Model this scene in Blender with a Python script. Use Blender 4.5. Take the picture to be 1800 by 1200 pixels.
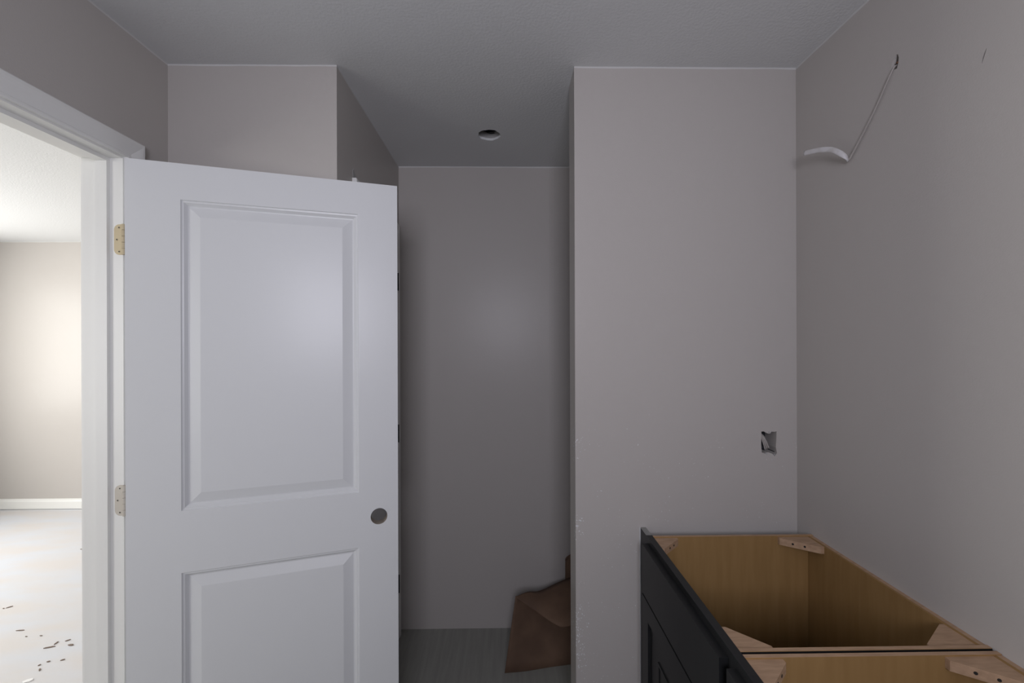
import bpy, bmesh, math, random
from mathutils import Vector, Matrix
random.seed(7)
for o in list(bpy.data.objects): bpy.data.objects.remove(o)
SC = bpy.context.scene
COL = SC.collection

# ---------------------------------------------------------------- main dimensions (metres)
H = 2.4323                       # ceiling height
XL, XR = -1.1155, 0.9841         # left / right wall faces of the bathroom
XA, XS = -0.5594, 0.2330         # alcove left wall face, partition end face
YB, YD, YA = -0.95, 1.4703, 2.3164   # rear wall, back wall, alcove back wall
TW = 0.1176                      # wall thickness
JY = 1.2983                      # hinge side jamb face
DW = 0.7645                      # bedroom door width
YF = 4.06                        # far wall of the bedroom
XW = -5.2                        # left wall of the bedroom
YN = -1.0                        # near wall of the bedroom
CAM = (0.0, 0.0, 1.5103)

# ---------------------------------------------------------------- camera
cd = bpy.data.cameras.new('camera'); cam = bpy.data.objects.new('camera', cd); COL.objects.link(cam)
cd.sensor_width = 36.0; cd.lens = 771.8 / 1800 * 36.0; cd.clip_start = 0.02
yaw, roll = 0.0147, -0.0032
F_ = Vector((math.sin(yaw), math.cos(yaw), 0)); R_ = Vector((math.cos(yaw), -math.sin(yaw), 0)); U_ = Vector((0, 0, 1))
R2 = R_ * math.cos(roll) + U_ * math.sin(roll); U2 = U_ * math.cos(roll) - R_ * math.sin(roll)
m = Matrix.Identity(4)
for i in range(3):
    m[i][0] = R2[i]; m[i][1] = U2[i]; m[i][2] = -F_[i]; m[i][3] = CAM[i]
cam.matrix_world = m
SC.camera = cam

# ---------------------------------------------------------------- world, lights, exposure
w = bpy.data.worlds.new('sky'); SC.world = w; w.use_nodes = True
w.node_tree.nodes['Background'].inputs[0].default_value = (0.72, 0.80, 0.95, 1)
w.node_tree.nodes['Background'].inputs[1].default_value = 1.0
SC.view_settings.view_transform = 'Standard'; SC.view_settings.look = 'None'
SC.view_settings.gamma = 1.0; SC.view_settings.use_curve_mapping = False
SC.view_settings.exposure = 0.0

def area(name, loc, target, sx, sy, power, color, spread=180):
    l = bpy.data.lights.new(name, 'AREA'); l.shape = 'RECTANGLE'; l.size = sx; l.size_y = sy
    l.energy = power; l.color = color; l.spread = math.radians(spread)
    o = bpy.data.objects.new(name, l); COL.objects.link(o); o.location = loc
    o.rotation_euler = (Vector(target) - Vector(loc)).to_track_quat('-Z', 'Y').to_euler()
    return o
WIN1 = (-0.33, 0.29, 1.42, 2.14)     # rear bathroom window x0,x1,z0,z1
WIN2 = (1.75, 3.15, 0.75, 2.15)        # bedroom window in its left wall y0,y1,z0,z1
WIN3 = (-3.6, -2.4, 0.75, 2.15)      # second bedroom window, in its near wall x0,x1,z0,z1
def window_light(name, loc, normal, wd, ht, power, color):      # daylight filling a window, parallel to its pane
    return area(name, loc, Vector(loc) + Vector(normal), wd - 0.06, ht - 0.06, power, color, 150)
window_light('window_rear_offscreen', ((WIN1[0]+WIN1[1])/2, YB+0.012, (WIN1[2]+WIN1[3])/2), (0, 1, 0), WIN1[1]-WIN1[0], WIN1[3]-WIN1[2], 15.2, (0.925, 0.915, 1.035))
window_light('window_bedroom_left_offscreen', (XW+0.012, (WIN2[0]+WIN2[1])/2, (WIN2[2]+WIN2[3])/2), (1, 0, 0), WIN2[1]-WIN2[0], WIN2[3]-WIN2[2], 84, (1.0, 0.985, 0.94))
window_light('window_bedroom_near_offscreen', ((WIN3[0]+WIN3[1])/2, YN+0.012, (WIN3[2]+WIN3[3])/2), (0, 1, 0), WIN3[1]-WIN3[0], WIN3[3]-WIN3[2], 22, (1.0, 0.99, 0.94))

# ---------------------------------------------------------------- materials
MATS = {}
def nodes(name):
    mt = bpy.data.materials.new(name); mt.use_nodes = True; MATS[name] = mt
    nt = mt.node_tree; b = nt.nodes['Principled BSDF']
    return mt, nt, b
def N(nt, typ, **kw):
    n = nt.nodes.new(typ)
    for k, v in kw.items(): setattr(n, k, v)
    return n
def simple(name, col, rough=0.5, metal=0.0, spec=0.5, bump=None, vary=None, stretch=None):
    mt, nt, b = nodes(name)
    b.inputs['Base Color'].default_value = (*col, 1); b.inputs['Roughness'].default_value = rough
    b.inputs['Metallic'].default_value = metal; b.inputs['Specular IOR Level'].default_value = spec
    tc = N(nt, 'ShaderNodeNewGeometry')
    src = tc.outputs['Position']
    if stretch:
        mp = N(nt, 'ShaderNodeMapping'); mp.inputs['Scale'].default_value = stretch
        nt.links.new(src, mp.inputs['Vector']); src = mp.outputs['Vector']
    if vary:                                   # (scale, second colour, detail)
        nz = N(nt, 'ShaderNodeTexNoise'); nz.inputs['Scale'].default_value = vary[0]; nz.inputs['Detail'].default_value = vary[2]
        nt.links.new(src, nz.inputs['Vector'])
        mx = N(nt, 'ShaderNodeMix', data_type='RGBA'); mx.inputs[6].default_value = (*col, 1); mx.inputs[7].default_value = (*vary[1], 1)
        rp = N(nt, 'ShaderNodeMapRange'); rp.inputs[1].default_value = 0.35; rp.inputs[2].default_value = 0.65
        nt.links.new(nz.outputs['Fac'], rp.inputs[0]); nt.links.new(rp.outputs[0], mx.inputs[0]); nt.links.new(mx.outputs[2], b.inputs['Base Color'])
    if bump:                                   # (scale, strength, distance)
        nb = N(nt, 'ShaderNodeTexNoise'); nb.inputs['Scale'].default_value = bump[0]; nb.inputs['Detail'].default_value = 3
        nt.links.new(src, nb.inputs['Vector'])
        bp = N(nt, 'ShaderNodeBump'); bp.inputs['Strength'].default_value = bump[1]; bp.inputs['Distance'].default_value = bump[2]
        nt.links.new(nb.outputs['Fac'], bp.inputs['Height']); nt.links.new(bp.outputs[0], b.inputs['Normal'])
    return mt

WHITE_CEIL = (0.70, 0.71, 0.715)
def wall_paint(name, col, corners=(), chips=False, rough=0.28):
    """satin greige paint; ceiling white left uncovered in the corners and along the ceiling line; chips at the corner bead"""
    mt, nt, b = nodes(name)
    b.inputs['Roughness'].default_value = rough; b.inputs['Specular IOR Level'].default_value = 0.11
    L = nt.links.new
    g = N(nt, 'ShaderNodeNewGeometry'); sx = N(nt, 'ShaderNodeSeparateXYZ'); L(g.outputs['Position'], sx.inputs[0])
    nz = N(nt, 'ShaderNodeTexNoise'); nz.inputs['Scale'].default_value = 22; nz.inputs['Detail'].default_value = 2; L(g.outputs['Position'], nz.inputs['Vector'])
    def math_(op, a, bb=None):
        n = N(nt, 'ShaderNodeMath', operation=op)
        for i, v in enumerate((a, bb)):
            if v is None: continue
            if isinstance(v, (int, float)): n.inputs[i].default_value = v
            else: L(v, n.inputs[i])
        return n.outputs[0]
    fine = N(nt, 'ShaderNodeTexNoise'); fine.inputs['Scale'].default_value = 6; L(g.outputs['Position'], fine.inputs['Vector'])
    # uneven cut line under the ceiling
    cut = math_('SUBTRACT', sx.outputs['Z'], math_('SUBTRACT', H - 0.002, math_('MULTIPLY', fine.outputs['Fac'], 0.007)))
    mask = math_('MULTIPLY', math_('GREATER_THAN', cut, 0.0), 0.55)
    for (cx, cy, cz, rx, ry, rz, amt) in corners:
        d = N(nt, 'ShaderNodeVectorMath', operation='SUBTRACT'); L(g.outputs['Position'], d.inputs[0]); d.inputs[1].default_value = (cx, cy, cz)
        s = N(nt, 'ShaderNodeVectorMath', operation='DIVIDE'); L(d.outputs[0], s.inputs[0]); s.inputs[1].default_value = (rx, ry, rz)
        ln = N(nt, 'ShaderNodeVectorMath', operation='LENGTH'); L(s.outputs[0], ln.inputs[0])
        v = math_('ADD', ln.outputs['Value'], math_('MULTIPLY', math_('SUBTRACT', nz.outputs['Fac'], 0.5), 0.7))
        mr = N(nt, 'ShaderNodeMapRange', interpolation_type='SMOOTHSTEP'); L(v, mr.inputs[0])
        mr.inputs[1].default_value = 1.1; mr.inputs[2].default_value = 0.75; mr.inputs[3].default_value = 0; mr.inputs[4].default_value = amt
        mask = math_('MAXIMUM', mask, mr.outputs[0])
    if chips:
        vo = N(nt, 'ShaderNodeTexNoise'); vo.inputs['Scale'].default_value = 190; vo.inputs['Detail'].default_value = 1; L(g.outputs['Position'], vo.inputs['Vector'])
        near = N(nt, 'ShaderNodeMapRange'); L(sx.outputs['X'], near.inputs[0]); near.inputs[1].default_value = XS; near.inputs[2].default_value = XS + 0.05
        near.inputs[3].default_value = 0.62; near.inputs[4].default_value = 0.76
        low = math_('LESS_THAN', math_('ADD', sx.outputs['Z'], math_('MULTIPLY', nz.outputs['Fac'], 0.6)), 1.45)
        big = math_('GREATER_THAN', fine.outputs['Fac'], 0.50)
        sp = math_('MULTIPLY', math_('MULTIPLY', math_('GREATER_THAN', vo.outputs['Fac'], near.outputs[0]), low), big)
        mask = math_('MAXIMUM', mask, sp)
    mx = N(nt, 'ShaderNodeMix', data_type='RGBA'); mx.inputs[6].default_value = (*col, 1); mx.inputs[7].default_value = (*WHITE_CEIL, 1)
    L(mask, mx.inputs[0]); L(mx.outputs[2], b.inputs['Base Color'])
    ob = N(nt, 'ShaderNodeTexNoise'); ob.inputs['Scale'].default_value = 260; ob.inputs['Detail'].default_value = 2; L(g.outputs['Position'], ob.inputs['Vector'])
    bp = N(nt, 'ShaderNodeBump'); bp.inputs['Strength'].default_value = 0.22; bp.inputs['Distance'].default_value = 0.0012
    L(ob.outputs['Fac'], bp.inputs['Height']); L(bp.outputs[0], b.inputs['Normal'])
    return mt

PAINT = (0.490, 0.463, 0.440)
wall_paint('wall_paint', PAINT)
wall_paint('wall_paint_chipped', PAINT, chips=True)
simple('ceiling_paint', WHITE_CEIL, 0.7, bump=(120, 0.35, 0.003))
simple('trim_white', (0.80, 0.80, 0.78), 0.35)
simple('door_white', (0.68, 0.692, 0.705), 0.30, spec=0.22, bump=(14, 0.04, 0.002))
simple('door_core', (0.42, 0.37, 0.31), 0.8, vary=(60, (0.30, 0.26, 0.22), 3))
simple('hinge_brass', (0.52, 0.44, 0.30), 0.5, 0.35)
simple('hinge_painted', (0.56, 0.52, 0.46), 0.5, 0.15)
simple('hinge_black', (0.012, 0.012, 0.014), 0.45, 0.4)
simple('screw_dark', (0.05, 0.045, 0.04), 0.4, 0.6)
simple('vinyl_floor', (0.32, 0.32, 0.29), 0.5, vary=(6, (0.275, 0.275, 0.25), 5), stretch=(9, 0.6, 1), bump=(40, 0.08, 0.001))
simple('bedroom_floor', (0.615, 0.635, 0.68), 0.75, vary=(2.2, (0.63, 0.605, 0.595), 6), stretch=(1.0, 2.6, 1), bump=(30, 0.2, 0.002))
simple('charcoal_paint', (0.0125, 0.0132, 0.0140), 0.45, spec=0.35)
simple('charcoal_edge', (0.28, 0.28, 0.27), 0.6)
simple('maple_ply', (0.33, 0.200, 0.080), 0.6, vary=(5, (0.29, 0.172, 0.066), 5), stretch=(10, 10, 1), spec=0.25)
simple('raw_wood', (0.47, 0.31, 0.195), 0.65, vary=(8, (0.38, 0.245, 0.15), 5), stretch=(3, 14, 14))
simple('dark_hole', (0.02, 0.017, 0.015), 0.9)
simple('kraft_paper', (0.150, 0.090, 0.056), 0.8, vary=(12, (0.115, 0.068, 0.043), 4), bump=(25, 0.12, 0.002))
simple('box_plastic', (0.022, 0.024, 0.032), 0.6)
simple('gypsum', (0.40, 0.395, 0.39), 0.9, bump=(150, 0.5, 0.002))
simple('cable_white', (0.66, 0.65, 0.66), 0.38, vary=(40, (0.55, 0.53, 0.52), 2))
simple('cable_oversprayed', (0.40, 0.372, 0.35), 0.45)
simple('copper', (0.25, 0.13, 0.08), 0.4, 0.8)
simple('caulk', (0.62, 0.62, 0.62), 0.5)
simple('wood_chip', (0.20, 0.15, 0.12), 0.8)
simple('plaster_scrap', (0.85, 0.85, 0.85), 0.8)
simple('pencil', (0.03, 0.03, 0.03), 0.8)
mt, nt, b = nodes('frosted_pane')
b.inputs['Base Color'].default_value = (0.85, 0.87, 0.9, 1); b.inputs['Roughness'].default_value = 0.6; b.inputs['Transmission Weight'].default_value = 0.8

# ---------------------------------------------------------------- builders
def link(name, bm, mat, parent=None, smooth=False, bevel=0.0):
    if bevel:
        bmesh.ops.bevel(bm, geom=[e for e in bm.edges if e.is_manifold and e.calc_face_angle(0) > 0.5], offset=bevel, segments=2, profile=0.5, affect='EDGES')
    bmesh.ops.recalc_face_normals(bm, faces=bm.faces)
    me = bpy.data.meshes.new(name); bm.to_mesh(me); bm.free()
    me.materials.append(MATS[mat])
    if smooth:
        for p in me.polygons: p.use_smooth = True
    o = bpy.data.objects.new(name, me); COL.objects.link(o)
    if parent: o.parent = parent
    return o
def tag(o, label, cat, kind=None, group=None):
    o['label'] = label; o['category'] = cat
    if kind: o['kind'] = kind
    if group: o['group'] = group
    return o
def empty(name, loc, label, cat, kind=None, group=None):
    o = bpy.data.objects.new(name, None); COL.objects.link(o); o.location = loc; o.empty_display_size = 0.05
    return tag(o, label, cat, kind, group)
def box(x0, x1, y0, y1, z0, z1, bm=None):
    bm = bm or bmesh.new()
    v = [bm.verts.new((x, y, z)) for z in (z0, z1) for y in (y0, y1) for x in (x0, x1)]
    for f in ((0, 2, 3, 1), (4, 5, 7, 6), (0, 1, 5, 4), (2, 6, 7, 3), (0, 4, 6, 2), (1, 3, 7, 5)): bm.faces.new([v[i] for i in f])
    return bm
def prism(pts, vec, bm=None):
    """extrude the 3-D polygon pts along vec"""
    bm = bm or bmesh.new(); vec = Vector(vec)
    a = [bm.verts.new(p) for p in pts]; c = [bm.verts.new(Vector(p) + vec) for p in pts]; n = len(a)
    bm.faces.new(a[::-1]); bm.faces.new(c)
    for i in range(n): bm.faces.new((a[i], a[(i + 1) % n], c[(i + 1) % n], c[i]))
    return bm
def cyl(p0, p1, r, n=20, bm=None, r1=None):
    bm = bm or bmesh.new(); p0, p1 = Vector(p0), Vector(p1); ax = (p1 - p0).normalized()
    u = ax.orthogonal().normalized(); v = ax.cross(u); r1 = r if r1 is None else r1
    A = [bm.verts.new(p0 + (u * math.cos(2*math.pi*i/n) + v * math.sin(2*math.pi*i/n)) * r) for i in range(n)]
    B = [bm.verts.new(p1 + (u * math.cos(2*math.pi*i/n) + v * math.sin(2*math.pi*i/n)) * r1) for i in range(n)]
    bm.faces.new(A[::-1]); bm.faces.new(B)
    for i in range(n): bm.faces.new((A[i], A[(i+1) % n], B[(i+1) % n], B[i]))
    return bm
def catmull(P, k=6):
    P = [Vector(p) for p in P]; Q = [2*P[0]-P[1]] + P + [2*P[-1]-P[-2]]; out = []
    for i in range(1, len(Q) - 2):
        for j in range(k):
            t = j / k; a, b_, c, d = Q[i-1], Q[i], Q[i+1], Q[i+2]
            out.append(0.5 * ((2*b_) + (c-a)*t + (2*a-5*b_+4*c-d)*t*t + (3*b_-a-3*c+d)*t**3))
    out.append(P[-1]); return out
def ribbon(path, sides, wd, th, bm=None, n=10):
    """flat oval cable along path; sides = direction of the wide axis, one per point; wd/th = half sizes, one per point"""
    bm = bm or bmesh.new(); rings = []
    for i, p in enumerate(path):
        t = (path[min(i+1, len(path)-1)] - path[max(i-1, 0)]).normalized()
        s = Vector(sides[i]); s = (s - t * s.dot(t)).normalized(); q = t.cross(s)
        rings.append([bm.verts.new(p + s * wd[i] * math.cos(2*math.pi*k/n) + q * th[i] * math.sin(2*math.pi*k/n)) for k in range(n)])
    for a, b_ in zip(rings, rings[1:]):
        for k in range(n): bm.faces.new((a[k], a[(k+1) % n], b_[(k+1) % n], b_[k]))
    bm.faces.new(rings[0][::-1]); bm.faces.new(rings[-1])
    return bm
def carve(o, cutters):
    """subtract the closed bmeshes in cutters from o"""
    for cb in cutters:
        bmesh.ops.recalc_face_normals(cb, faces=cb.faces)
        me = bpy.data.meshes.new('cutter'); cb.to_mesh(me); cb.free(); c = bpy.data.objects.new('cutter', me); COL.objects.link(c)
        c.matrix_world = Matrix.Identity(4)
        md = o.modifiers.new('cut', 'BOOLEAN'); md.operation = 'DIFFERENCE'; md.solver = 'EXACT'; md.object = c
        bpy.context.view_layer.update()
        dg = bpy.context.evaluated_depsgraph_get()
        nm = bpy.data.meshes.new_from_object(o.evaluated_get(dg))
        o.modifiers.clear(); old = o.data; nm.name = old.name; o.data = nm; bpy.data.meshes.remove(old)
        bpy.data.objects.remove(c); bpy.data.meshes.remove(me)
def children(o): return [c for c in bpy.data.objects if c.parent == o]
def copy_tree(o, parent=None):
    c = o.copy(); COL.objects.link(c); c.parent = parent
    for ch in children(o): copy_tree(ch, c)
    return c

# ================================================================ THE SETTING
ST = 'structure'
tag(link('floor', box(XL, 1.6, YB - 0.1, YA + 0.1, -0.05, 0), 'vinyl_floor'), 'dark grey wood-grain vinyl floor in the alcove', 'floor', ST)
tag(link('floor_bedroom', box(XW - 0.1, XL, YN - 0.1, YF + 0.1, -0.05, 0), 'bedroom_floor'), 'pale dusty bare floor of the bright room beyond the doorway', 'floor', ST)
ceil = tag(link('ceiling', box(XL - TW/2, 1.2, YB - 0.12, YA + 0.1, H, H + 0.12), 'ceiling_paint'), 'white orange-peel textured ceiling with a round hole in the alcove', 'ceiling', ST)
tag(link('ceiling_bedroom', box(XW - 0.12, XL - TW/2, YN - 0.12, YF + 0.1, H, H + 0.12), 'ceiling_paint'), 'bright white ceiling of the room beyond the doorway', 'ceiling', ST)
HC = (-0.0700, 1.9640); HR = 0.0505
hole = []
for i in range(40):
    a = 2*math.pi*i/40; r = HR * (1 + 0.03*math.sin(5*a+1) + 0.02*math.sin(11*a))
    hole.append((HC[0] + r*math.cos(a), HC[1] + r*math.sin(a), H - 0.01))
carve(ceil, [prism(hole, (0, 0, 0.08))])
# left wall with the doorway notch (extruded outline)
DY0 = JY - DW - 0.006; DZ = 2.049; RO = 0.018
pts = [(XL, YN, 0), (XL, DY0 - RO, 0), (XL, DY0 - RO, DZ + RO), (XL, JY + RO, DZ + RO), (XL, JY + RO, 0), (XL, YF, 0), (XL, YF, H), (XL, YN, H)]
tag(link('wall_left', prism(pts, (-TW, 0, 0)), 'wall_paint'), 'greige wall above the doorway with the white door', 'wall', ST)
tag(link('wall_back', box(XL, XA, YD, YD + TW, 0, H), 'wall_paint'), 'short greige wall standing behind the open white door', 'wall', ST)
part = tag(link('wall_partition', box(XS, XR, YD, YD + TW, 0, H), 'wall_paint_chipped'), 'greige partition wall behind the vanity with a chipped corner edge', 'wall', ST)
wr = tag(link('wall_right', box(XR, XR + 0.12, YB - 0.12, YA + 0.1, 0, H), 'wall_paint'), 'greige wall above the vanity with a loose cable sticking out', 'wall', ST)
tag(link('wall_alcove_back', box(XA - 0.2, XR, YA, YA + 0.1, 0, H), 'wall_paint'), 'dim greige wall at the back of the alcove', 'wall', ST)
CY0, CY1, CZ = 1.679, 2.214, 2.050   # small closet doorway in the alcove's left wall
pts = [(XA, YD + TW, 0), (XA, CY0 - RO, 0), (XA, CY0 - RO, CZ + RO), (XA, CY1 + RO, CZ + RO), (XA, CY1 + RO, 0), (XA, YA, 0), (XA, YA, H), (XA, YD + TW, H)]
tag(link('wall_alcove_left', prism(pts, (-TW, 0, 0)), 'wall_paint'), 'dark greige alcove side wall seen above the open door', 'wall', ST)
tag(link('wall_closet_back', box(XL, XA - TW, YA, YA + 0.1, 0, H), 'wall_paint'), 'greige wall inside the closet behind the alcove', 'wall', ST)
# rear wall with a window hole, built round the hole
bm = bmesh.new(); x0, x1, z0, z1 = WIN1
wrear = tag(link('wall_rear', box(XL, XR, YB - 0.12, YB, 0, H), 'wall_paint'), 'greige rear wall with a frosted bathroom window', 'wall', ST)
carve(wrear, [box(x0, x1, YB - 0.2, YB + 0.1, z0, z1)])
tag(link('wall_bedroom_far', box(XW, XL - TW, YF, YF + 0.1, 0, H), 'wall_paint'), 'pale beige wall of the bright room behind the white baseboard', 'wall', ST)
wn = tag(link('wall_bedroom_left', box(XW - 0.12, XW, YN, YF, 0, H), 'wall_paint'), 'pale beige side wall of the bright room holding its window', 'wall', ST)
wn3 = tag(link('wall_bedroom_near', box(XW, XL - TW, YN - 0.12, YN, 0, H), 'wall_paint'), 'pale beige wall at the near end of the bright room', 'wall', ST)
carve(wn3, [box(WIN3[0], WIN3[1], YN - 0.2, YN + 0.1, WIN3[2], WIN3[3])])
carve(wn, [box(XW - 0.2, XW + 0.1, WIN2[0], WIN2[1], WIN2[2], WIN2[3])])
def window(name, a0, a1, z0, z1, loc, rot, label, sill):
    """built in local coordinates: width along x, the room on the +y side, wall face at y = 0"""
    r = empty(name, loc, label, 'window', ST); r.rotation_euler.z = rot
    t = 0.035; hw = (a1 - a0)/2; hh = z1 - z0
    for a, c in ((-hw, -hw+t), (hw-t, hw)): link('frame_stile', box(a, c, -0.09, -0.02, 0, hh), 'trim_white', r)
    for a, c in ((0, t), (hh-t, hh), (hh/2-0.015, hh/2+0.015)): link('frame_rail', box(-hw+t, hw-t, -0.09, -0.02, a, c), 'trim_white', r)
    for a, c in ((t, hh/2-0.015), (hh/2+0.015, hh-t)): link('pane', box(-hw+t, hw-t, -0.058, -0.052, a, c), 'frosted_pane', r)
    link('sill', box(-hw-0.03, hw+0.03, -0.02, sill, -0.02, 0), 'trim_white', r)
window('window_1', *WIN1, ((WIN1[0]+WIN1[1])/2, YB, WIN1[2]), 0, 'white framed frosted window in the rear bathroom wall', 0.006)
window('window_2', *WIN2, (XW, (WIN2[0]+WIN2[1])/2, WIN2[2]), -math.pi/2, 'large white framed window in the side wall of the bright room', 0.03)
window('window_3', *WIN3, ((WIN3[0]+WIN3[1])/2, YN, WIN3[2]), 0, 'white framed window in the near wall of the bright room', 0.03)
# bedroom baseboard with eased top
prof = [(0, 0.005), (-0.014, 0.005), (-0.014, 0.070), (-0.011, 0.078), (-0.008, 0.090), (0, 0.094)]
tag(link('baseboard_bedroom', prism([(XW, YF + p[0], p[1]) for p in prof], (XL - TW - XW, 0, 0)), 'trim_white'), 'white baseboard along the bright room beyond the doorway', 'baseboard', ST)

# door frames: jambs, stops, mitred casing
CAS = [(0.0, 0.0), (0.0, 0.0085), (0.004, 0.0105), (0.008, 0.0105), (0.010, 0.0088), (0.014, 0.0095), (0.040, 0.0155), (0.047, 0.0165), (0.054, 0.0165), (0.057, 0.014), (0.057, 0.0)]
def door_frame(name, label, xw, out, th, y0, y1, zt, stop_at):
    """opening y0..y1 x 0..zt in a wall whose face is x = xw; out = +1 when the face looks along +x"""
    r = empty(name, (xw, (y0+y1)/2, 0), label, 'door frame', ST); L = Matrix.Translation(-Vector(r.location))
    def put(nm, bm, mat='trim_white'):
        bm.transform(L); return link(nm, bm, mat, r)
    xa, xb = sorted((xw, xw - out*th)); t = 0.018
    put('jamb_leg', box(xa, xb, y0 - t, y0, 0, zt + t)); put('jamb_leg', box(xa, xb, y1, y1 + t, 0, zt + t)); put('jamb_head', box(xa, xb, y0, y1, zt, zt + t))
    s0, s1 = sorted((xw - out*stop_at, xw - out*(stop_at + 0.033))); st = 0.011
    put('stop', box(s0, s1, y0, y0 + st, 0, zt - st), 'trim_white'); put('stop', box(s0, s1, y1 - st, y1, 0, zt - st)); put('stop', box(s0, s1, y0, y1, zt - st, zt))
    rv = 0.005
    for face, sg in ((xw, out), (xw - out*th, -out)):
        def corner(wd, tk):
            return [(face + sg*tk, y0 - rv - wd, 0), (face + sg*tk, y0 - rv - wd, zt + rv + wd), (face + sg*tk, y1 + rv + wd, zt + rv + wd), (face + sg*tk, y1 + rv + wd, 0)]
        C = [corner(*p) for p in CAS]
        for seg, nm in ((0, 'casing_leg'), (1, 'casing_head'), (2, 'casing_leg')):
            bm = bmesh.new(); A = [bm.verts.new(c[seg]) for c in C]; B = [bm.verts.new(c[seg+1]) for c in C]; n = len(C)
            for i in range(n): bm.faces.new((A[i], A[(i+1) % n], B[(i+1) % n], B[i]))
            bm.faces.new(A[::-1]); bm.faces.new(B)
            put(nm, bm)
    return r
door_frame('trim_1', 'white door frame and casing round the bright doorway', XL, 1, TW, DY0, JY, DZ, 0.0375)
door_frame('trim_2', 'white casing round the closet doorway in the alcove', XA, 1, TW, CY0, CY1, CZ, 0.0375)

# panelled door slabs, in local coordinates: s along the width from the hinge, z up, face at n = 0 and back at n = th
MOULD = [(0.0, 0.0), (0.0025, 0.0036), (0.0075, 0.0044), (0.0088, 0.0062), (0.0150, 0.0122), (0.0185, 0.0126), (0.0480, 0.0036), (0.0500, 0.0032)]
def slab_door(root, P, width, z0, z1, th, panels, ps, mat, knob=None):
    """P(s, n, z) -> local point under root"""
    S = [0, ps[0], ps[1], width]; Z = [z0] + [q for p in panels for q in p] + [z1]
    bm = bmesh.new()
    for n in (0, th):
        g = {(i, j): bm.verts.new(P(S[i], n, Z[j])) for i in range(4) for j in range(len(Z))}
        for i in range(3):
            for j in range(len(Z) - 1):
                if i == 1 and j % 2 == 1: continue
                bm.faces.new([g[i, j], g[i+1, j], g[i+1, j+1], g[i, j+1]])
        if n == 0: g0 = g
        else: g1 = g
    nz = len(Z) - 1
    ring = [(i, 0) for i in range(3)] + [(3, j) for j in range(nz)] + [(i, nz) for i in (3, 2, 1)] + [(0, j) for j in range(nz, 0, -1)]
    for a, b_ in zip(ring, ring[1:] + ring[:1]): bm.faces.new([g0[a], g0[b_], g1[b_], g1[a]])
    for j in range(1, nz, 2):          # inner rims of the panel openings
        rr = [(1, j), (2, j), (2, j+1), (1, j+1)]
        for a, b_ in zip(rr, rr[1:] + rr[:1]): bm.faces.new([g0[a], g0[b_], g1[b_], g1[a]])
    slab = link('slab', bm, mat, root)
    slab.data.materials.append(MATS['door_core'])
    for (a, b_) in panels:
        bm = bmesh.new(); prev = None; rows = []
        seq = [(t, d) for t, d in MOULD]
        for side, base, sg in ((0, 0.0, 1), (1, th, -1)):
            prev = None
            for t, d in seq:
                q = [bm.verts.new(P(s, base + sg*d, z)) for s, z in ((ps[0]+t, a+t), (ps[1]-t, a+t), (ps[1]-t, b_-t), (ps[0]+t, b_-t))]
                if prev:
                    for k in range(4): bm.faces.new((prev[k], prev[(k+1) % 4], q[(k+1) % 4], q[k]))
                else: rows.append(q)
                prev = q
            bm.faces.new(prev)
        for k in range(4): bm.faces.new((rows[0][k], rows[0][(k+1) % 4], rows[1][(k+1) % 4], rows[1][k]))
        link('panel', bm, mat, root)
    return slab

HX, HY, FX, FY = -1.0970, 1.2825, -0.3701, 1.5107
wdt = math.hypot(FX-HX, FY-HY); dx, dy = (FX-HX)/wdt, (FY-HY)/wdt
door = empty('door_1', (HX, HY, 0), 'open white two-panel door with an empty knob hole', 'door', ST)
PD = lambda s, n, z: Vector((dx*s - dy*n, dy*s + dx*n, z))
slab = slab_door(door, PD, wdt, 0.012, 2.0440, 0.035, [(0.250, 0.8235), (1.0078, 1.9370)], (0.1352, 0.6355), 'door_white')
bpy.context.view_layer.update()
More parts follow.
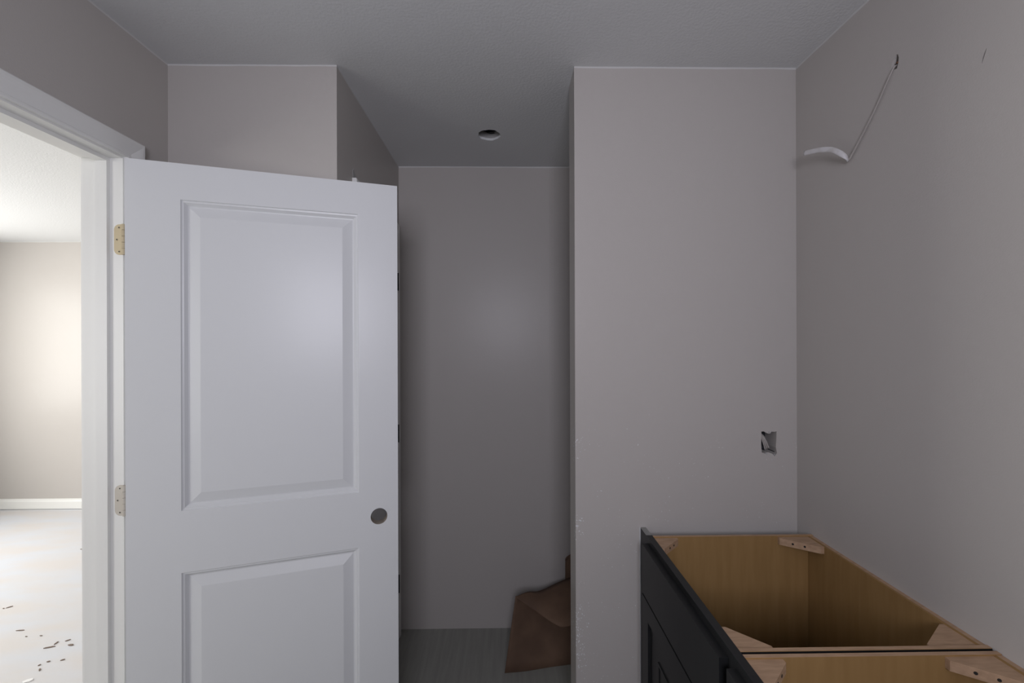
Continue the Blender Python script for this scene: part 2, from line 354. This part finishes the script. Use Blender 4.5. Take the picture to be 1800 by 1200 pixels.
# carve works in world space: shift the cutter
kb = cyl(PD(wdt - 0.0625, -0.02, 0.921), PD(wdt - 0.0625, 0.06, 0.921), 0.0272, 40); kb.transform(Matrix.Translation(door.location))
carve(slab, [kb])
lb = cyl(PD(wdt - 0.064, 0.0175, 0.921), PD(wdt + 0.02, 0.0175, 0.921), 0.0125, 24); lb.transform(Matrix.Translation(door.location))
carve(slab, [lb])
for p in slab.data.polygons:            # bore walls show the raw core
    c = p.center; sl = c.x*dx + c.y*dy; nn = -c.x*dy + c.y*dx
    if 0.0012 < nn < 0.0338 and wdt - 0.12 < sl < wdt - 0.001 and abs(c.z - 0.921) < 0.03: p.material_index = 1
def hinge_leaf(parent, org, zc, mat, x0, x1, y, zh=0.0445):
    """rounded leaf on the jamb face y, rounded on the x0 side"""
    pts = []; r = 0.0155
    for cx, cz, a0 in ((x0 + r, zc - zh + r, 180), (x0 + r, zc + zh - r, 90)):
        for k in range(7):
            a = math.radians(a0 + (90*k/6 if a0 == 180 else 90 - 90*k/6)); pts.append((cx + r*math.cos(a), cz + r*math.sin(a)))
    bl = [p for p in pts[:7]][::-1]; tl = pts[7:]
    poly = bl + [(x1, zc - zh)] if False else None
    lower = sorted(pts[:7], key=lambda p: p[0], reverse=True)     # from the bottom edge round to the left edge
    upper = sorted(pts[7:], key=lambda p: p[0])                   # from the left edge up to the top edge
    poly = [(x1, zc - zh)] + lower + upper + [(x1, zc + zh)]
    bm = prism([(px, y, pz) for px, pz in poly], (0, -0.0016, 0)); bm.transform(Matrix.Translation(-Vector(org)))
    h = link('hinge', bm, mat, parent)
    kn = bmesh.new()
    for k in range(5):
        za = zc - zh + k*2*zh/5; cyl((x1 + 0.004, y - 0.004, za + 0.0004), (x1 + 0.004, y - 0.004, za + 2*zh/5 - 0.0004), 0.0048, 14, kn)
    kn.transform(Matrix.Translation(-Vector(org))); link('knuckle', kn, mat, h)
    for (sx_, sz_) in ((x0 + 0.0150, zc + 0.035), (x0 + 0.0085, zc), (x0 + 0.0150, zc - 0.035)):
        sb = cyl((sx_, y - 0.001, sz_), (sx_, y - 0.0022, sz_), 0.0036, 14, r1=0.0030); sb.transform(Matrix.Translation(-Vector(org))); s_ = link('screw', sb, mat, h)
        sb = cyl((sx_, y - 0.002, sz_), (sx_, y - 0.0025, sz_), 0.0021, 10); sb.transform(Matrix.Translation(-Vector(org))); link('screw', sb, 'screw_dark', h)
for zc, mt_ in ((1.811, 'hinge_brass'), (1.0507, 'hinge_painted'), (0.290, 'hinge_painted')):
    hinge_leaf(door, door.location, zc, mt_, -1.1403, XL + 0.001, JY)

# closet door in the alcove, closed, hinged at the far side
closet = empty('door_2', (XA, CY1 - 0.003, 0), 'closed white closet door with black hinges in the alcove', 'door', ST)
PC = lambda s, n, z: Vector((-n - 0.002, -s, z))
slab_door(closet, PC, CY1 - CY0 - 0.006, 0.012, 2.046, 0.035, [(0.250, 0.8235), (1.0078, 1.9370)], (0.11, 0.42), 'door_white')
for zc in (1.812, 1.050, 0.294):
    kn = bmesh.new()
    for k in range(5):
        za = zc - 0.0445 + k*0.0178; cyl((XA + 0.0175, CY1 + 0.002, za + 0.0004), (XA + 0.0175, CY1 + 0.002, za + 0.0174), 0.0058, 14, kn)
    box(XA - 0.004, XA + 0.0165, CY1 - 0.001, CY1 + 0.004, zc - 0.0445, zc + 0.0445, kn)
    kn.transform(Matrix.Translation(-closet.location)); link('hinge', kn, 'hinge_black', closet)

# ================================================================ VANITY CABINETS
VZ = 0.886                                   # cabinet top
VX0, VX1 = 0.4505, XR - 0.0005               # face-frame front, wall
VY0, VY1 = 0.8750, 1.4020                    # first cabinet, near and far outer sides
def make_cabinet(label):
    r = empty('vanity_cabinet', (0.70, (VY0+VY1)/2, 0), label, 'cabinet'); L = Matrix.Translation(-Vector(r.location))
    def put(nm, bm, mat, parent=None, bevel=0.0, smooth=False, lab=None):
        bm.transform(L); o = link(nm, bm, mat, parent or r, smooth, bevel)
        if lab: o['label'] = lab
        return o
    sp = 0.0095; fx = VX0 + 0.019; bx = VX1 - 0.017; kick = 0.10
    for a in (VY0, VY1 - sp):                 # ply sides with a toe notch
        pts = [(fx, a, kick), (fx + 0.055, a, kick), (fx + 0.055, a, 0.0), (VX1, a, 0), (VX1, a, VZ), (fx, a, VZ)]
        put('side_panel', prism(pts, (0, sp, 0)), 'maple_ply')
        o_ = VY0 - 0.0006 if a == VY0 else VY1
        put('side_skin', box(fx + 0.001, VX1, o_, o_ + 0.0006, kick, VZ - 0.0008), 'charcoal_paint')
        put('side_edge', box(fx, VX1, a + 0.0002, a + sp - 0.0002, VZ - 0.0004, VZ + 0.0006), 'raw_wood')
    put('back_panel', box(bx, bx + 0.006, VY0 + sp, VY1 - sp, kick, VZ - 0.002), 'maple_ply')
    put('bottom_panel', box(fx, bx, VY0 + sp, VY1 - sp, kick, kick + 0.0095), 'maple_ply')
    put('back_rail', box(bx + 0.006, VX1, VY0 + sp, VY1 - sp, VZ - 0.075, VZ - 0.0015), 'raw_wood', bevel=0.001)
    put('toe_kick', box(fx + 0.055, fx + 0.066, VY0 + sp, VY1 - sp, 0, kick), 'charcoal_paint')
    ya, yb = VY0 - 0.004, VY1 + 0.004; sw = 0.040
    for a, c in ((ya, ya + sw), (yb - sw, yb)): put('face_stile', box(VX0, fx, a, c, kick, VZ), 'charcoal_paint', bevel=0.0008)
    for a, c in ((VZ - 0.040, VZ), (0.692, 0.732), (kick, kick + 0.040)): put('face_rail', box(VX0, fx, ya + sw, yb - sw, a, c), 'charcoal_paint')
    # false drawer front and shaker door, both overlay
    da, db, fo = VY0 + 0.011, VY1 - 0.011, 0.0190
    put('drawer_front', box(VX0 - fo, VX0, da, db, 0.7150, 0.8670), 'charcoal_paint', bevel=0.0020)
    dz0, dz1, rw = 0.118, 0.7090, 0.057
    d = put('cabinet_door', box(VX0 - 0.0105, VX0 - 0.0005, da + rw, db - rw, dz0 + rw, dz1 - rw), 'charcoal_paint')
    for a, c in ((da, da + rw), (db - rw, db)): put('door_stile', box(VX0 - fo, VX0 - 0.0005, a, c, dz0, dz1), 'charcoal_paint', d, bevel=0.0016)
    for a, c in ((dz0, dz0 + rw), (dz1 - rw, dz1)): put('door_rail', box(VX0 - fo, VX0 - 0.0005, da + rw, db - rw, a, c), 'charcoal_paint', d, bevel=0.0016)
    ia, ib, iz0, iz1, bw = da + 0.127, db - 0.127, dz0 + 0.127, dz1 - 0.127, 0.008
    for q in ((ia, ia + bw, iz0, iz1), (ib - bw, ib, iz0, iz1), (ia + bw, ib - bw, iz0, iz0 + bw), (ia + bw, ib - bw, iz1 - bw, iz1)):
        put('panel_bead', box(VX0 - 0.0135, VX0 - 0.0100, *q), 'charcoal_paint', d, bevel=0.0012)
    # triangular corner blocks screwed into the four top corners
    th = 0.021; zt = VZ - 0.003
    for cx, sx_, lx in ((fx, 1, 0.075), (bx, -1, 0.098)):
        for cy, sy_ in ((VY0 + sp, 1), (VY1 - sp, -1)):
            ly = 0.072
            tri = [(cx, cy, zt), (cx + sx_*lx, cy, zt), (cx + sx_*lx, cy + sy_*0.010, zt), (cx + sx_*0.010, cy + sy_*ly, zt), (cx, cy + sy_*ly, zt)]
            k = put('corner_block', prism(tri, (0, 0, -th)), 'raw_wood', bevel=0.0008)
            nrm = Vector((sx_*(ly - 0.010), sy_*(lx - 0.010), 0)).normalized()
            for t in (0.33, 0.62):
                p = Vector((cx + sx_*lx, cy + sy_*0.010, zt - 0.010)).lerp(Vector((cx + sx_*0.010, cy + sy_*ly, zt - 0.010)), t)
                put('screw_hole', cyl(p - nrm*0.004, p + nrm*0.0006, 0.0032, 12), 'dark_hole', k)
    return r
cab = make_cabinet('open-topped charcoal vanity cabinet next to the partition wall')
cab2 = copy_tree(cab); cab2.location.y -= 0.535
cab2['label'] = 'second charcoal vanity cabinet, standing away from the partition wall'
for o in (cab, cab2): o['group'] = 'vanity cabinets along the right wall'
# a bent staple left in the first cabinet's back panel
bm = bmesh.new(); pth = catmull([(VX1 - 0.018, 0.956, VZ - 0.030), (VX1 - 0.024, 0.953, VZ - 0.034), (VX1 - 0.022, 0.950, VZ - 0.040), (VX1 - 0.026, 0.945, VZ - 0.036)], 4)
ribbon(pth, [(0, 0, 1)]*len(pth), [0.0012]*len(pth), [0.0012]*len(pth), bm, 6); bm.transform(Matrix.Translation(-cab.location))
link('staple', bm, 'screw_dark', cab)
# filler strip between cabinet and partition wall
fil = empty('filler_strip', (VX0, (VY1+YD)/2, 0), 'narrow charcoal filler strip between vanity cabinet and partition wall', 'filler strip')
def fput(nm, bm, mat): bm.transform(Matrix.Translation(-fil.location)); return link(nm, bm, mat, fil)
fput('strip', box(VX0, VX0 + 0.019, VY1 + 0.0042, YD - 0.001, 0.10, VZ - 0.0020), 'charcoal_paint')
fput('raw_top_edge', box(VX0 + 0.0005, VX0 + 0.0188, VY1 + 0.0046, YD - 0.0012, VZ - 0.0022, VZ - 0.0010), 'charcoal_edge')
fput('caulk_bead', box(VX0 - 0.0030, VX0 + 0.0005, YD - 0.0050, YD, 0.0, VZ - 0.001), 'caulk')

# ================================================================ HOLES, BOXES, CABLES
# ceiling light box
cb = empty('ceiling_box', (HC[0], HC[1], H), 'round electrical box opening in the alcove ceiling', 'electrical box')
def cput(nm, bm, mat, sm=False): bm.transform(Matrix.Translation(-cb.location)); return link(nm, bm, mat, cb, sm)
def tube_wall(c, z0, z1, ro, ri, n=40):
    bm = bmesh.new(); R = []
    for r, z in ((ro, z0), (ro, z1), (ri, z1), (ri, z0)):
        R.append([bm.verts.new((c[0] + r*math.cos(2*math.pi*i/n), c[1] + r*math.sin(2*math.pi*i/n), z)) for i in range(n)])
    for a, b_ in zip(R, R[1:] + R[:1]):
        for i in range(n): bm.faces.new((a[i], a[(i+1) % n], b_[(i+1) % n], b_[i]))
    return bm
cput('box_rim', tube_wall(HC, H + 0.010, H + 0.036, 0.0500, 0.0470), 'gypsum')
cput('box_shell', tube_wall(HC, H + 0.0365, H + 0.064, 0.0500, 0.0470), 'box_plastic')
cput('box_top', cyl((*HC, H + 0.062), (*HC, H + 0.068), 0.0500, 40), 'box_plastic')
pth = catmull([(HC[0] - 0.012, HC[1] + 0.03, H + 0.060), (HC[0] - 0.016, HC[1] + 0.034, H + 0.034), (HC[0] + 0.004, HC[1] + 0.036, H + 0.026), (HC[0] + 0.022, HC[1] + 0.034, H + 0.027)], 5)
cput('wire', ribbon(pth, [(0, 1, 0)]*len(pth), [0.0018]*len(pth), [0.0018]*len(pth)), 'hinge_black', True)
# partition outlet hole: ragged rectangle
OX0, OX1, OZ0, OZ1 = 0.8630, 0.9150, 1.1190, 1.2045
rag = [(OX0, OZ1-0.001), (OX0+0.008, OZ1), (OX0+0.016, OZ1-0.0055), (OX0+0.024, OZ1-0.008), (OX0+0.031, OZ1-0.007), (OX0+0.034, OZ1-0.001), (OX0+0.045, OZ1-0.002), (OX1, OZ1),
       (OX1-0.001, OZ1-0.03), (OX1-0.003, OZ1-0.055), (OX1+0.001, OZ0+0.012), (OX1-0.007, OZ0+0.001), (OX0+0.038, OZ0+0.009), (OX0+0.022, OZ0+0.015), (OX0+0.012, OZ0+0.010), (OX0+0.001, OZ0+0.014), (OX0-0.001, OZ0+0.04)]
carve(part, [prism([(x, YD - 0.01, z) for x, z in rag], (0, 0.085, 0))])
ob = empty('outlet_box', ((OX0+OX1)/2, YD, OZ0), 'outlet cut-out in the partition wall with folded cable inside', 'electrical box')
def oput(nm, bm, mat, sm=False): bm.transform(Matrix.Translation(-ob.location)); return link(nm, bm, mat, ob, sm)
bm = bmesh.new(); t = 0.0025; yb0, yb1 = YD + 0.014, YD + 0.068; ex = 0.003
oput('box_back', box(OX0-ex, OX1+ex, yb1 - t, yb1, OZ0 + 0.002, OZ1 + ex), 'box_plastic')
for a in ((OX0-ex, OX0-ex+t), (OX1+ex-t, OX1+ex)): oput('box_side', box(a[0], a[1], yb0, yb1 - t, OZ0 + 0.002, OZ1 + ex), 'box_plastic')
for a in ((OZ0 + 0.002, OZ0 + 0.002 + t), (OZ1+ex-t, OZ1+ex)): oput('box_side', box(OX0-ex+t, OX1+ex-t, yb0, yb1 - t, a[0], a[1]), 'box_plastic')
for k in range(3):
    x_ = OX0 + 0.0035 + 0.0048*k
    pth = catmull([(x_ - 0.001, yb1 - 0.006, OZ1 - 0.012), (x_ + 0.001, YD + 0.020, OZ1 - 0.008 - 0.004*k), (x_ + 0.0080, YD + 0.012 - 0.001*k, OZ1 - 0.036), (x_ + 0.0165, YD + 0.008 + 0.002*(2-k), OZ0 + 0.021 + 0.003*k)], 5)
    oput('cable', ribbon(pth, [(1, 0, 0)]*len(pth), [0.0026]*len(pth), [0.0022]*len(pth)), 'cable_oversprayed', True)
pth = catmull([(OX0 + 0.004, yb1 - 0.006, OZ0 + 0.012), (OX0 + 0.006, YD + 0.02, OZ0 + 0.040), (OX0 + 0.010, YD + 0.012, OZ0 + 0.024)], 5)
oput('cable', ribbon(pth, [(1, 0, 0)]*len(pth), [0.003]*len(pth), [0.002]*len(pth)), 'box_plastic', True)
# gypsum crumbs hanging on the hole's rim
for (x_, z_, r_) in ((OX0 + 0.027, OZ1 - 0.0025, 0.0035), (OX0 + 0.035, OZ1 - 0.001, 0.0025), (OX0 + 0.018, OZ0 + 0.010, 0.004), (OX1 - 0.008, OZ0 + 0.006, 0.003)):
    bm = bmesh.new(); bmesh.ops.create_icosphere(bm, subdivisions=1, radius=r_, matrix=Matrix.Translation((x_, YD + 0.001, z_)))
    for v in bm.verts: v.co += Vector((random.uniform(-1, 1), random.uniform(-0.3, 0.3), random.uniform(-1, 1)))*0.001
    oput('gypsum_crumb', bm, 'gypsum')
# right wall: ragged cable hole with the lamp cable hanging out of it
hy, hz = 1.0905, 2.210
rag = [(hy + 0.0130, hz - 0.012), (hy + 0.004, hz - 0.017), (hy - 0.003, hz - 0.018), (hy - 0.007, hz - 0.006), (hy - 0.0085, hz + 0.006), (hy - 0.006, hz + 0.016), (hy - 0.001, hz + 0.018), (hy + 0.006, hz + 0.010), (hy + 0.011, hz - 0.001)]
ny, nz_ = 0.8836, 2.0900
arc = [(math.radians(a), 0.030) for a in range(-8, 49, 7)]
outer = [(ny - 0.022 + 0.030*math.cos(a), nz_ - 0.006 + 0.030*math.sin(a)) for a, r in arc]
inner = [(ny - 0.022 + (0.030 - 0.0034*math.sin(math.pi*k/(len(arc)-1)) - 0.0004)*math.cos(a), nz_ - 0.006 + (0.030 - 0.0034*math.sin(math.pi*k/(len(arc)-1)) - 0.0004)*math.sin(a)) for k, (a, r) in enumerate(arc)]
carve(wr, [prism([(XR - 0.01, y_, z_) for y_, z_ in rag], (0.06, 0, 0)), prism([(XR - 0.01, y_, z_) for y_, z_ in outer + inner[::-1]], (0.014, 0, 0))])
cb2 = empty('lamp_cable', (XR, hy, hz), 'loose flat cable bent out of a hole in the right wall', 'cable')
def kput(nm, bm, mat, sm=True): bm.transform(Matrix.Translation(-cb2.location)); return link(nm, bm, mat, cb2, sm)
pth = catmull([(XR + 0.040, hy - 0.001, hz + 0.004), (XR + 0.006, hy + 0.001, hz - 0.006), (XR - 0.0042, hy + 0.008, hz - 0.022), (XR - 0.0045, 1.150, 2.117), (XR - 0.0060, 1.222, 2.034), (XR - 0.0085, 1.2345, 2.0215)], 6)
n = len(pth)
kput('sheath', ribbon(pth, [(1, 0.1, 0)]*n, [0.0018 + 0.0030*(i/n)**1.5 for i in range(n)], [0.0012 + 0.0012*(i/n)**2 for i in range(n)]), 'cable_oversprayed')
tail = catmull([(XR - 0.0085, 1.2345, 2.0215), (XR - 0.0180, 1.2310, 2.0300), (XR - 0.0280, 1.2390, 2.0440), (XR - 0.0360, 1.2620, 2.0640), (XR - 0.0430, 1.2950, 2.0780), (XR - 0.0480, 1.3280, 2.0870), (XR - 0.0520, 1.3530, 2.0925)], 6)
n = len(tail)
kput('sheath', ribbon(tail, [(0, 0, 1)]*n, [0.0056 + 0.0020*min(1, i/12) for i in range(n)], [0.0027]*n, None, 14), 'cable_white')
for k in (-1, 0, 1):
    e = tail[-1] + Vector((0, 0, 0.0046*k)); d_ = (tail[-1] - tail[-2]).normalized()
    kput('conductor', cyl(e - d_*0.004, e + d_*0.0035, 0.0013, 10), 'cable_white')
bm = cyl((XR + 0.012, hy - 0.002, hz + 0.004), (XR + 0.0015, hy - 0.0015, hz - 0.003), 0.0022, 10); kput('conductor', bm, 'copper')

# joint-compound smear over the closet casing
sm = [(1.622, 2.118), (1.660, 2.119), (1.668, 2.125), (1.640, 2.138), (1.628, 2.150), (1.618, 2.136)]
tag(link('plaster_smear', prism([(XA, y_, z_) for y_, z_ in sm], (0.0012, 0, 0)), 'gypsum'), 'small white plaster smear on the wall above the closet casing', 'smear', ST)

# ================================================================ KRAFT PAPER
def loft(rows, mat, name, parent=None, th=0.0012):
    bm = bmesh.new(); V = [[bm.verts.new(p) for p in r] for r in rows]
    for a, b_ in zip(V, V[1:]):
        for i in range(len(a) - 1): bm.faces.new((a[i], a[i+1], b_[i+1], b_[i]))
    bmesh.ops.recalc_face_normals(bm, faces=bm.faces)
    bmesh.ops.solidify(bm, geom=bm.faces[:], thickness=th)
    return bm
def lerp_rows(A, B, k, bulge):
    A = catmull(A, 5); B = catmull(B, 5); out = []
    for j in range(k + 1):
        t = j / k; out.append([a.lerp(b_, t) + Vector(bulge) * math.sin(math.pi*t) * (0.15 + 0.85*i/(len(A)-1)) for i, (a, b_) in enumerate(zip(A, B))])
    return out
bottom = [(-0.0091, 2.000, 0.001), (0.09, 2.010, 0.001), (0.19, 2.030, 0.001), (0.30, 2.048, 0.001), (0.46, 2.075, 0.001)]
ridge = [(0.0430, 2.080, 0.302), (0.105, 2.120, 0.302), (0.168, 2.155, 0.287), (0.292, 2.225, 0.300), (0.46, 2.270, 0.330)]
front = [(0.0440, 2.078, 0.300), (0.120, 2.065, 0.253), (0.226, 2.000, 0.218), (0.283, 1.990, 0.218), (0.45, 2.000, 0.260)]
paper = empty('kraft_paper', (0.2, 2.05, 0), 'crumpled brown kraft paper folded up on the alcove floor', 'paper')
def pput(nm, bm): bm.transform(Matrix.Translation(-paper.location)); return link(nm, bm, 'kraft_paper', paper, True)
rows = lerp_rows(bottom, ridge, 8, (0, 0.012, 0))
rows += lerp_rows(ridge, front, 8, (0, 0.01, 0.022))[1:]
pput('sheet', loft(rows, None, None))
# upright curled strip rising behind the fold
cur = []
for j in range(9):
    z_ = 0.02 + 0.385*j/8; row = []
    for k in range(15):
        a = math.radians(-150 + 300*k/14); r_ = 0.030 + 0.003*math.sin(3*a + j*0.4)
        row.append(Vector((0.337 + r_*math.cos(a + math.pi), 2.268 + r_*0.8*math.sin(a + math.pi), z_ + 0.004*math.sin(2*a) - (0.030*(1-abs(a)/2.7)**2 if j == 8 else 0.008*(1-abs(a)/2.7)**2 if j == 7 else 0))))
    cur.append(row)
pput('curled_end', loft(cur, None, None))

# ================================================================ DEBRIS ON THE BEDROOM FLOOR
def chip(name, x, y, ln, wd, rot, mat, label, cat, group=None):
    bm = bmesh.new(); n = 6; th = 0.003
    top = []
    for k in range(n):
        a = 2*math.pi*k/n; j = random.uniform(0.75, 1.2)
        lx, ly = ln/2*math.cos(a)*j, wd/2*math.sin(a)*j
        top.append((lx*math.cos(rot) - ly*math.sin(rot), lx*math.sin(rot) + ly*math.cos(rot), random.uniform(0, 0.001)))
    prism(top, (0, 0, th), bm)
    o = link(name, bm, mat); o.location = (x, y, 0.0)
    return tag(o, label, cat, None, group)
for (x, y, ln, wd, rot) in ((-2.5534, 2.3449, 0.040, 0.007, 0.1), (-2.2688, 2.2108, 0.050, 0.007, 0.35), (-2.2641, 2.2430, 0.024, 0.006, 1.6), (-2.2241, 2.2630, 0.022, 0.006, 0.7),
        (-2.1765, 2.2260, 0.030, 0.012, 0.0), (-2.8407, 2.5533, 0.024, 0.007, 0.8), (-2.1574, 2.0615, 0.020, 0.008, 2.2), (-2.1142, 2.1223, 0.015, 0.006, 0.5),
        (-2.17, 2.1130, 0.015, 0.008, 0.4), (-2.47, 2.2950, 0.013, 0.004, 0), (-2.40, 2.3000, 0.014, 0.004, 0), (-2.86, 2.5400, 0.010, 0.005, 0), (-2.19, 2.0900, 0.012, 0.007, 1), (-3.10, 3.2600, 0.035, 0.006, 0.3)):
    chip('wood_chip', x, y, ln, wd, rot, 'wood_chip', 'brown wood chip lying on the pale floor beyond the doorway', 'wood chip', 'wood chips scattered on the pale floor')
chip('plaster_scrap', -2.1387, 1.995, 0.040, 0.026, 0.3, 'plaster_scrap', 'white plaster scrap on the pale floor beyond the doorway', 'scrap')
